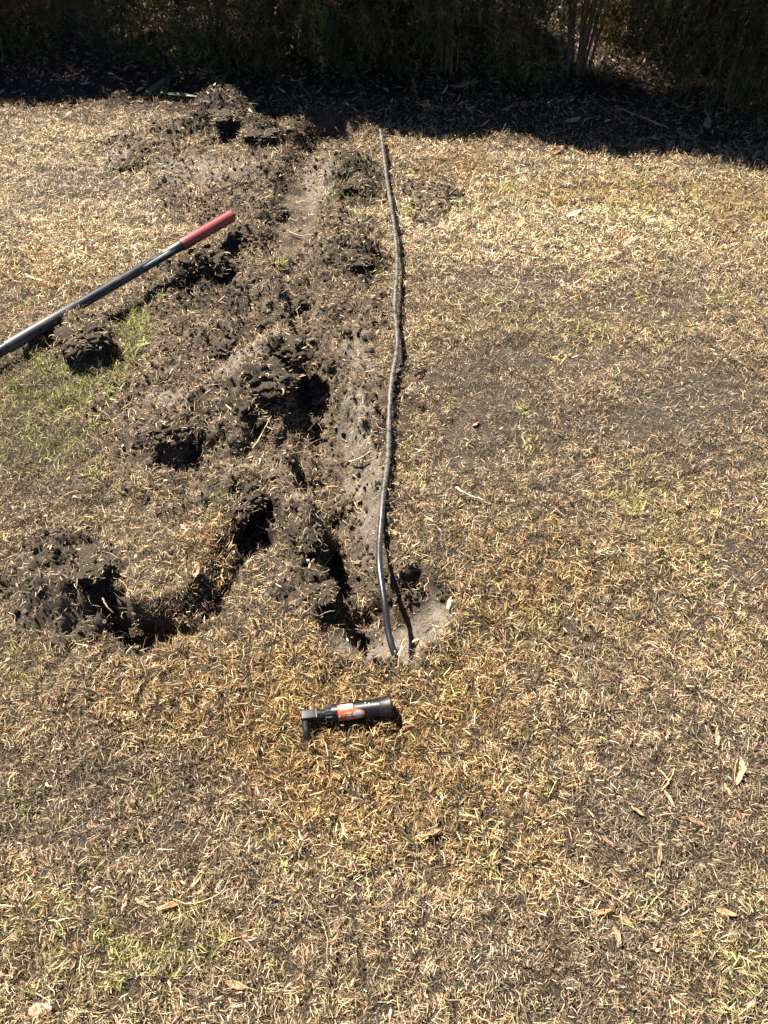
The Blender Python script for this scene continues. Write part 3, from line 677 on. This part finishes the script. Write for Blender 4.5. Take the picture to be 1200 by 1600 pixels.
lathe('cap', [(X(.174), .0205), (X(.175), .0215), (X(.186), .0222), (X(.196), .0248), (X(.1985), .0256), (X(.200), .0250), (X(.200), .0225), (X(.194), .0205), (X(.194), 0.0)], M_BLK2, spk, 40)
# ribbed collar
V = []; F = []; seg = 60
prof = [(X(.054), .0145), (X(.0545), .0165), (X(.069), .0170), (X(.0695), .015)]
for i, (xq, r) in enumerate(prof):
    for k in range(seg):
        rr = r + (.0018 if (k % 4 < 2 and i in (1, 2)) else 0); a = 2 * math.pi * k / seg; V.append((xq, rr * math.cos(a), rr * math.sin(a)))
for i in range(3):
    for k in range(seg): F.append((i * seg + k, i * seg + (k + 1) % seg, (i + 1) * seg + (k + 1) % seg, (i + 1) * seg + k))
F += [tuple(range(seg)), tuple(reversed([3 * seg + k for k in range(seg)]))]
mesh_obj('collar', V, F, M_BLK2, spk, smooth=False)
lathe('neck', [(X(.036), .0105), (X(.0365), .0128), (X(.0445), .0128), (X(.045), .0105), (X(.056), .0105)], M_BLK, spk)
# elbow housing: squared block with rounded edges and a ledge
bm = bmesh.new()
def bbox(bm, x0, x1, y0, y1, z0, z1, bev):
    r = bmesh.ops.create_cube(bm, size=1); vs = r['verts']
    for v in vs: v.co = Vector((x0 + (v.co.x + .5) * (x1 - x0), y0 + (v.co.y + .5) * (y1 - y0), z0 + (v.co.z + .5) * (z1 - z0)))
    es = list({e for v in vs for e in v.link_edges}); bmesh.ops.bevel(bm, geom=es, offset=bev, segments=3, affect='EDGES', profile=.6)
bbox(bm, X(.001), X(.037), -.0112, .0112, -.0125, .0112, .0045)
bbox(bm, X(.002), X(.0385), -.0130, -.0100, -.0040, -.0012, .0008)
bbox(bm, X(.032), X(.0385), -.0122, .0122, -.0122, .0122, .0035)
me = bpy.data.meshes.new('elbow'); bm.to_mesh(me); bm.free(); me.materials.append(M_BLK2); me.polygons.foreach_set('use_smooth', np.ones(len(me.polygons), bool))
try: me.set_sharp_from_angle(angle=rad(35))
except Exception: pass
link('elbow', me, spk)
pth = [(X(.009), -.004, 0), (X(.009), -.014, -.002), (X(.0092), -.030, -.007), (X(.0095), -.046, -.012)]
V, F = tube(pth, [.0078, .0075, .0070, .0074], 24, inner=(.72, .014)); mesh_obj('spigot', V, F, M_BLK2, spk)
# sticker wrapped on the body: x along the body, a = angle round it (0 = up, positive towards the viewer)
def wrap(pts2, r): return [(xq, -r * math.sin(a), r * math.cos(a)) for xq, a in pts2]
def patch_shape(name, inside_poly, mat, r, parent, na=14):
    bm = bmesh.new(); vs = [bm.verts.new((p[0], p[1], 0)) for p in inside_poly]; bm.faces.new(vs)
    bmesh.ops.triangulate(bm, faces=bm.faces)
    amin = min(p[1] for p in inside_poly); amax = max(p[1] for p in inside_poly)
    for k in range(1, na):
        a = amin + (amax - amin) * k / na
        bmesh.ops.bisect_plane(bm, geom=bm.verts[:] + bm.edges[:] + bm.faces[:], plane_co=(0, a, 0), plane_no=(0, 1, 0))
    for v in bm.verts: v.co = Vector((v.co.x, -r * math.sin(v.co.y), r * math.cos(v.co.y)))
    me = bpy.data.meshes.new(name); bmesh.ops.recalc_face_normals(bm, faces=bm.faces); bm.to_mesh(me); bm.free(); me.materials.append(mat)
    return link(name, me, parent)
x0, x1 = X(.0815), X(.124)
rc = [(x0, -.55)] + [(x1, -.55)]
cx, ca, rx, ra = X(.124), .95, X(.016), .62                # rounded right end
lab = [(x0, -.5), (X(.112), -.5), (X(.112), .30), (X(.124), .32)] + [(cx + rx * math.sin(t), ca - ra * math.cos(t)) for t in np.linspace(.15, math.pi, 14)] + [(x0, 1.95)]
st = patch_shape('sticker', lab, M_ORG, RB + .0003, spk, 22)
patch_shape('barcode_panel', [(X(.088), -.42), (X(.1105), -.42), (X(.1105), .25), (X(.088), .25)], M_WHT, RB + .0006, st, 10)
for k in range(9):
    xa = X(.0925 + .0018 * k); wq = X((.0009, .0005, .0007)[k % 3]); patch_shape('barcode_bar', [(xa, -.30), (xa + wq, -.30), (xa + wq, .05), (xa, .05)], M_GRY, RB + .0009, st, 5)
patch_shape('round_emblem', [(X(.1245) + X(.0105) * math.cos(t), .92 + .46 * math.sin(t)) for t in np.linspace(0, 2 * math.pi, 29)[:-1]], M_SIL, RB + .0006, st, 12)
patch_shape('white_dot', [(X(.0845) + X(.0022) * math.cos(t), .95 + .10 * math.sin(t)) for t in np.linspace(0, 2 * math.pi, 17)[:-1]], M_WHT, RB + .0006, st, 5)
for xa, a0, a1 in ((.0835, -.30, .12), (.0855, -.25, .05)): patch_shape('print_line', [(X(xa), a0), (X(xa + .0008), a0), (X(xa + .0008), a1), (X(xa), a1)], M_WHT, RB + .0006, st, 5)
for xa, a0, a1 in ((.0955, .62, .98), (.0925, .85, 1.15), (.0985, .55, .72)): patch_shape('print_line', [(X(xa), a0), (X(xa + .0011), a0), (X(xa + .0011), a1), (X(xa), a1)], M_SIL, RB + .0006, st, 5)
def wrap_text(name, txt, size, xc, a0, mat, parent):
    cu = bpy.data.curves.new(name, 'FONT'); cu.body = txt; cu.size = size; cu.resolution_u = 3; cu.align_y = 'CENTER'
    ot = bpy.data.objects.new('tmp', cu); C.objects.link(ot); bpy.context.view_layer.update()
    me = bpy.data.meshes.new_from_object(ot.evaluated_get(bpy.context.evaluated_depsgraph_get())); bpy.data.objects.remove(ot)
    bm = bmesh.new(); bm.from_mesh(me); xm = max(v.co.x for v in bm.verts)
    for k in range(1, 20): bmesh.ops.bisect_plane(bm, geom=bm.verts[:] + bm.edges[:] + bm.faces[:], plane_co=(xm * k / 20, 0, 0), plane_no=(1, 0, 0))
    for v in bm.verts:
        a = a0 + v.co.x / RB; v.co = Vector((xc + v.co.y, -(RB + .0007) * math.sin(a), (RB + .0007) * math.cos(a)))
    bmesh.ops.recalc_face_normals(bm, faces=bm.faces); bm.to_mesh(me); bm.free(); me.name = name; me.materials.clear(); me.materials.append(mat); return link(name, me, parent)
wrap_text('lettering', '360', .0135, X(.1055), .48, M_WHT, st)
for xa, a0, a1 in ((.150, -.22, .10), (.142, -.35, -.22), (.113, -.40, .25)): patch_shape('white_mark', [(X(xa), a0), (X(xa + .0022), a0), (X(xa + .0022), a1), (X(xa), a1)], M_WHT, RB + .0006, spk, 5)
tag(spk, 'black pop-up sprinkler with an orange sticker lying on dry grass', 'sprinkler')

# ------------------------------------------------------------------ single leaves, bark strips and twigs
LEAFCOL = {'tan': (.46, .31, .16), 'orange': (.38, .20, .095), 'red': (.26, .085, .055), 'pale': (.50, .40, .27), 'pink': (.50, .27, .19), 'grey': (.17, .15, .125), 'white': (.60, .53, .42), 'brown': (.28, .17, .09)}
LEAFCOL = {k: tuple(c * .68 for c in v) for k, v in LEAFCOL.items()}
LMAT = {k: m_plain('dry_leaf_' + k, v, .6, .3, col2=tuple(c * .65 for c in v), scale=60, bumpd=.001) for k, v in LEAFCOL.items()}
def leaf(name, px, py, lpx, ang, asp, colk, lab, cat='leaf', curl=.5, z=.007, bend=.3, tilt=0.0, group=None):
    p = on(px, py); L = lpx * mpp(py); r = rad(ang)           # ang: direction in the photo, 0 = right, 90 = up
    d = at(px + 10 * math.cos(r), py - 10 * math.sin(r))[:2] - at(px, py)[:2]; L = L * np.linalg.norm(d) / (10 * mpp(py))
    W = lpx * asp * mpp(py); V = []; F = []; nseg = 9; wj = R.uniform(.8, 1.2, nseg + 1)
    for i in range(nseg + 1):
        s = i / nseg; wv = W * .5 * (math.sin(math.pi * min(1, s * .93 + .05)) ** .7) * wj[i]
        for j in range(5):
            t = j / 2 - 1; th = curl * t * 1.6
            V.append(((s - .5) * L, wv * math.sin(th) / max(.3, curl * 1.6) if curl > .05 else wv * t, wv * (1 - math.cos(th)) + bend * L * ((s - .5) ** 2) + .0015 * math.sin(9 * s + 3 * t)))
    for i in range(nseg):
        for j in range(4): F.append((i * 5 + j, i * 5 + j + 1, i * 5 + j + 6, i * 5 + j + 5))
    o = mesh_obj(name, V, F, LMAT[colk]); md = o.modifiers.new('thickness', 'SOLIDIFY'); md.thickness = .0007
    o.location = (p[0], p[1], p[2] + z); o.rotation_euler = (R.normal(0, .25), tilt, math.atan2(d[1], d[0])); tag(o, lab, cat, group); return o
lf = lambda *a, **k: leaf('dry_leaf', *a, **k)
lf(1040, 1222, 42, 58, .28, 'tan', 'long curled tan leaf on the lawn at right, tip up', curl=1.1)
lf(1044, 1251, 34, -58, .2, 'tan', 'narrow tan leaf touching the lower end of the curled one', curl=.9)
lf(1150, 1208, 44, 80, .55, 'tan', 'broad folded tan leaf at the right edge of the lawn', curl=1.0)
lf(1136, 1238, 26, -60, .25, 'orange', 'small orange leaf just below the broad folded leaf')
lf(1027, 1336, 40, 88, .24, 'orange', 'upright orange brown curled leaf in the lower right lawn', curl=1.1)
lf(1119, 1153, 32, 92, .24, 'pink', 'narrow pinkish leaf pointing up near the right edge')
lf(897, 1225, 36, 15, .35, 'orange', 'orange curled leaf right of the lawn centre', curl=1.0)
lf(951, 1319, 22, -45, .25, 'red', 'small bright red leaf piece in the lower right lawn')
lf(938, 1427, 34, 12, .24, 'orange', 'orange leaf lying level near the bottom right')
lf(976, 1440, 26, -40, .4, 'orange', 'short orange leaf right of the level one near the bottom')
lf(964, 1464, 34, -70, .3, 'brown', 'brown orange leaf lying below the two orange ones')
lf(1133, 1428, 34, -15, .3, 'orange', 'orange leaf near the right edge of the bottom lawn')
lf(1022, 1474, 24, 75, .3, 'pink', 'small pinkish upright leaf near the bottom right')
lf(1085, 1285, 36, -25, .2, 'brown', 'thin brown leaf between the folded leaf and the upright one')
lf(995, 1270, 26, -35, .25, 'orange', 'thin orange leaf left of the upright orange brown one')
lf(312, 1372, 44, 55, .22, 'tan', 'long tan leaf lying at a slant in the lower left lawn', curl=.8)
lf(322, 1385, 38, 52, .2, 'tan', 'tan leaf lying against the long tan leaf at lower left', curl=.8)
lf(265, 1420, 38, 15, .38, 'orange', 'orange brown crumpled leaf at the lower left', curl=1.0)
lf(224, 1413, 26, -30, .3, 'tan', 'small tan leaf left of the crumpled orange one')
lf(380, 1466, 24, -48, .28, 'red', 'small red leaf piece at the lower left of centre')
lf(372, 1541, 38, -15, .3, 'orange', 'orange brown leaf near the bottom, left of centre')
lf(66, 1579, 38, 10, .55, 'pink', 'broad pale pink leaf at the bottom left corner', curl=.3)
lf(196, 1412, 30, 75, .22, 'tan', 'upright straw coloured leaf at the lower left')
lf(555, 1264, 24, 40, .4, 'pink', 'pink curled leaf below the sprinkler', curl=1.0)
lf(568, 1302, 18, 70, .35, 'pink', 'small pink leaf below the pink curled one')
lf(668, 1305, 42, 18, .26, 'tan', 'tan leaf right of and below the sprinkler')
lf(897, 338, 22, 30, .8, 'white', 'white broken leaf on the dry lawn near hedge shade', curl=.5)
lf(743, 666, 14, 30, .5, 'red', 'tiny red leaf on the bare patch right of the pipe')
lf(925, 722, 16, 30, .3, 'red', 'tiny red leaf right of the pipe, mid lawn')
lf(308, 900, 22, 75, .55, 'tan', 'tan leaf standing on the lifted turf flap', curl=.6, z=.02)
lf(725, 146, 46, 5, .62, 'tan', 'large pale torn leaf lying in the hedge shade', curl=.25, tilt=-.1, z=.04)
lf(893, 198, 24, 20, .75, 'pale', 'pale oval leaf in the hedge shade', curl=.25, z=.03)
lf(1102, 204, 18, 80, .75, 'pale', 'pale round leaf in the shade at right', curl=.3, z=.03)
lf(1068, 215, 30, -30, .4, 'brown', 'brown leaf left of the pale round leaf in shade')
lf(868, 238, 26, 25, .5, 'brown', 'brown leaf at the hedge shadow edge')
lf(180, 216, 18, 10, .5, 'white', 'whitish leaf scrap on the dry lawn at far left', curl=.5)
lf(60, 440, 40, -18, .16, 'pale', 'pale curved leaf on the dry lawn above the shovel sleeve')
lf(813, 352, 18, 60, .6, 'tan', 'small tan leaf on lawn left of the white one')
lf(960, 1530, 20, 40, .35, 'brown', 'small brown leaf at the bottom edge right of centre')
lf(702, 946, 20, 75, .4, 'pale', 'pale leaf scrap at the right rim of the hole')
lf(648, 1004, 15, 20, .4, 'tan', 'tan leaf scrap beside the lower end of the pipe')
bark = lambda *a, **k: leaf('bark_strip', *a, cat='bark', curl=.4, bend=.05, z=.03, **k)
bark(247, 143, 40, 35, .25, 'grey', 'grey bark strip slanting in the shade at left')
bark(285, 158, 66, -6, .14, 'grey', 'long grey bark strip at the shadow edge left of the mound')
bark(278, 128, 30, 8, .3, 'grey', 'short grey bark piece in the deep shade')
bark(352, 130, 28, 55, .3, 'grey', 'grey bark piece standing behind the soil mound')
bark(478, 152, 34, -50, .2, 'grey', 'pale grey strip in the shade above the trench')
def twig(pts, r, colk, lab, z=.015, name='twig'):
    P = spline([on(a, b, z + (zz[0] if zz else 0)) for a, b, *zz in pts], 14); rr = np.linspace(r, r * .5, 14); P = P + R.normal(0, r * .25, P.shape)
    V, F = tube(P, rr, 7); o = mesh_obj(name, V, F, LMAT[colk]); tag(o, lab, 'twig')
twig([(712, 762), (730, 772), (756, 782)], .004, 'pale', 'pale dry stick on the lawn right of the pipe')
twig([(545, 722), (562, 716), (578, 706)], .003, 'pale', 'pale twig inside the trench')
twig([(395, 700, .02), (408, 680, .03), (416, 665, .03), (424, 650, .02)], .0022, 'pale', 'long pale root hanging from the large broken clod', name='root')
twig([(1112, 855), (1114, 840), (1120, 822)], .0028, 'grey', 'curved grey twig on the lawn at right')
twig([(1150, 832), (1165, 838), (1178, 845)], .0028, 'orange', 'short orange brown twig at the right edge')
twig([(452, 362), (470, 368), (492, 366)], .0022, 'pale', 'pale forked root across the upper trench', name='root')
twig([(160, 935, .02), (168, 948, .04), (178, 958, .04)], .0022, 'brown', 'broken root stub at the edge of the turf flap', name='root')
twig([(185, 905, .02), (197, 915, .03), (201, 935, .02)], .0018, 'brown', 'thin bent root on the turf flap', name='root')
twig([(970, 170, .03), (1010, 185, .05), (1045, 200, .02)], .006, 'brown', 'forked fallen branch in the hedge shade at right')
twig([(880, 1350), (910, 1372), (960, 1402), (985, 1420)], .0013, 'tan', 'long thin straw stalk in the lower right lawn', z=.02, name='straw_stalk')
twig([(270, 1405), (300, 1412), (345, 1395), (360, 1365)], .0013, 'tan', 'thin curved straw stalk at the lower left', z=.02, name='straw_stalk')

# ------------------------------------------------------------------ hedge
M_BARK = m_plain('shrub_bark', (.11, .075, .05), .85, .2, col2=(.22, .16, .105), scale=30, bumpd=.003)
def shrub_meshes(seed, open_base):
    rs = np.random.default_rng(seed); SV = []; SF = []; tips = []
    ns = 15 if open_base else 9
    for i in range(ns):
        a = rs.uniform(0, 6.28); sp = rs.uniform(.12, .50) if open_base else rs.uniform(.05, .42); h = rs.uniform(.75, 1.1)
        pts = [(.05 * math.cos(a), .05 * math.sin(a), -.03)]
        for k in range(1, 6):
            s = k / 5; pts.append((sp * s ** 1.2 * math.cos(a) + .05 * math.cos(a) + rs.normal(0, .018), sp * s ** 1.2 * math.sin(a) + .05 * math.sin(a) + rs.normal(0, .018), h * s))
        P = spline(pts, 12); r0 = rs.uniform(.005, .010); V, F = tube(P, np.linspace(r0, r0 * .35, 12), 6); b = len(SV); SV += V; SF += [tuple(q + b for q in f) for f in F]; tips.append(P)
        for k in range(7 if open_base else 12):
            j = rs.integers(2, 11); p0 = P[j]; a2 = rs.uniform(0, 6.28); l2 = rs.uniform(.15, .42); dz = rs.uniform(-.05, .35)
            Q = spline([p0, p0 + np.array([math.cos(a2) * .5, math.sin(a2) * .5, dz * .6]) * l2, p0 + np.array([math.cos(a2), math.sin(a2), dz]) * l2], 6)
            V, F = tube(Q, np.linspace(r0 * .45, .0012, 6), 5); b = len(SV); SV += V; SF += [tuple(q + b for q in f) for f in F]; tips.append(Q)
    # leafy shoots
    nb = 3300; th = rs.uniform(0, 6.28, nb); rr = np.sqrt(rs.uniform(.05, 1, nb)); z = rs.uniform(.04, .75, nb) if not open_base else np.where(rs.random(nb) < .16, rs.uniform(.03, .3, nb), rs.uniform(.30, .8, nb))
    prof = np.interp(z, [.03, .25, .8], [.42, .56, .58]) * np.where(open_base, 1.0, 1.0)
    B = np.column_stack([rr * prof * np.cos(th), rr * prof * .85 * np.sin(th), z])
    nc = 95; ci = rs.integers(0, nc, nb); CC = B[:nc]; loose = rs.random(nb) < .22
    B = np.where(loose[:, None], B, CC[ci] + rs.normal(0, 1, (nb, 3)) * np.array([.062, .062, .055])); B[:, 2] = np.clip(B[:, 2], .03, None); th = np.arctan2(B[:, 1], B[:, 0]); cb = rs.uniform(.45, 1.9, nc)[ci]
    az = th + rs.normal(0, .7, nb); el = rs.normal(.35, .5, nb); Ls = rs.uniform(.09, .22, nb); droop = rs.uniform(.2, 1.5, nb)
    nn = 22; s = (np.arange(nn) + .5) / nn; P = []; D = []
    e = el[:, None] - droop[:, None] * s[None]
    d = np.stack([np.cos(e) * np.cos(az)[:, None], np.cos(e) * np.sin(az)[:, None], np.sin(e)], -1)
    P = B[:, None, :] + np.cumsum(d, axis=1) * (Ls / nn)[:, None, None]
    P = P.reshape(-1, 3); D = d.reshape(-1, 3); m = len(P)
    rnd = rs.normal(size=(m, 3)); side = rnd - D * (rnd * D).sum(1)[:, None]; side /= np.linalg.norm(side, axis=1)[:, None]
    nd = D * .55 + side * .85; nd /= np.linalg.norm(nd, axis=1)[:, None]; wv = np.cross(nd, rs.normal(size=(m, 3))); wv /= np.linalg.norm(wv, axis=1)[:, None]
    Ln = rs.uniform(.014, .028, m)[:, None]; Wn = rs.uniform(.003, .0055, m)[:, None]
    V4 = np.stack([P, P + nd * Ln * .5 + wv * Wn * .5, P + nd * Ln, P + nd * Ln * .5 - wv * Wn * .5], 1).reshape(-1, 3)
    br = rs.random(nb) < (.55 if open_base else .25)
    c = np.where(br[:, None], np.array([.100, .060, .026]), np.array([.038, .044, .012])) * rs.uniform(.6, 1.35, (nb, 1)); c = c * cb[:, None]; c = np.repeat(c, nn * 4, axis=0)
    # upper crown: larger leafy sprays, above the picture
    mu = 9000; th = rs.uniform(0, 6.28, mu); ph = rs.uniform(0, 1, mu); rr = np.cbrt(rs.uniform(.1, 1, mu))
    zz = .68 + .38 * ph; pr = .56 * np.sqrt(np.clip(1 - ((ph - .2) / .85) ** 2, .05, 1)); U = np.column_stack([rr * pr * np.cos(th), rr * pr * .85 * np.sin(th), zz])
    dd = rs.normal(size=(mu, 3)); dd /= np.linalg.norm(dd, axis=1)[:, None]; ww = np.cross(dd, rs.normal(size=(mu, 3))); ww /= np.linalg.norm(ww, axis=1)[:, None]
    Lu = rs.uniform(.035, .07, mu)[:, None]; Wu = rs.uniform(.008, .016, mu)[:, None]
    U4 = np.stack([U, U + dd * Lu * .5 + ww * Wu, U + dd * Lu, U + dd * Lu * .5 - ww * Wu], 1).reshape(-1, 3)
    cu = np.repeat(np.array([.034, .046, .013]) * rs.uniform(.6, 1.3, (mu, 1)), 4, axis=0)
    Vt = np.concatenate([V4, U4]); ct = np.concatenate([c, cu]); q = len(Vt) // 4
    mf = fast_mesh('foliage', Vt, np.arange(len(Vt)), np.arange(q) * 4, np.full(q, 4), M_NEEDLE, col=ct)
    ms = bpy.data.meshes.new('stems'); ms.from_pydata([tuple(v) for v in SV], [], SF); ms.materials.append(M_BARK); ms.polygons.foreach_set('use_smooth', np.ones(len(ms.polygons), bool))
    return ms, mf
SH = [shrub_meshes(21, False), shrub_meshes(22, False), shrub_meshes(23, True)]
BUSH = [  # x, dy off the hedge line, height, variant, turn, label
    (-3.15, .05, 1.2, 0, .4, 'dark needle leaved hedge shrub left of the picture edge'),
    (-2.35, .00, 1.2, 1, 1.7, 'dark needle leaved shrub at the left end of the hedge'),
    (-1.62, .15, 1.15, 2, 2.2, 'thin shrub with sunlit litter showing through, left of the soil mound'),
    (-.98, .00, 1.4, 0, 3.0, 'dark needle leaved shrub behind the peaked soil mound'),
    (-.32, -.02, 1.5, 1, 4.4, 'dark needle leaved shrub behind the head of the trench'),
    (.38, -.04, 1.65, 0, 5.4, 'dark needle leaved shrub behind the far end of the pipe'),
    (1.10, .0, 2.05, 2, .3, 'open based shrub with a fan of bare brown stems'),
    (1.85, -.27, 2.15, 1, 2.2, 'dark needle leaved shrub at the right edge with low hanging foliage'),
    (2.65, -.27, 2.15, 0, 1.1, 'dark needle leaved hedge shrub right of the picture edge'),
    (-2.75, .80, 1.3, 1, .9, 'dark shrub in the second row behind the left end'),
    (-.65, .78, 1.3, 1, 2.9, 'dark shrub in the second row behind the soil mound'),
    (.10, .80, 1.3, 0, 1.9, 'dark shrub in the second row behind the pipe end'),
    (1.55, .95, 1.3, 1, 4.9, 'dark shrub in the second row right of the bare stemmed one'),
    (2.25, .60, 1.5, 0, 3.9, 'dark shrub in the second row behind the right edge')]
for i, (bx, dy, sc, v, tz, lab) in enumerate(BUSH):
    by = 4.95 - .14 * bx + dy; root = empty('hedge_shrub', (bx, by, float(height(bx, by)[0])), tz); root.scale = (1.0, 1.0, sc)
    link('stems', SH[v][0], root); link('foliage', SH[v][1], root)
    tag(root, lab, 'shrub', 'hedge shrubs along the back of the lawn')
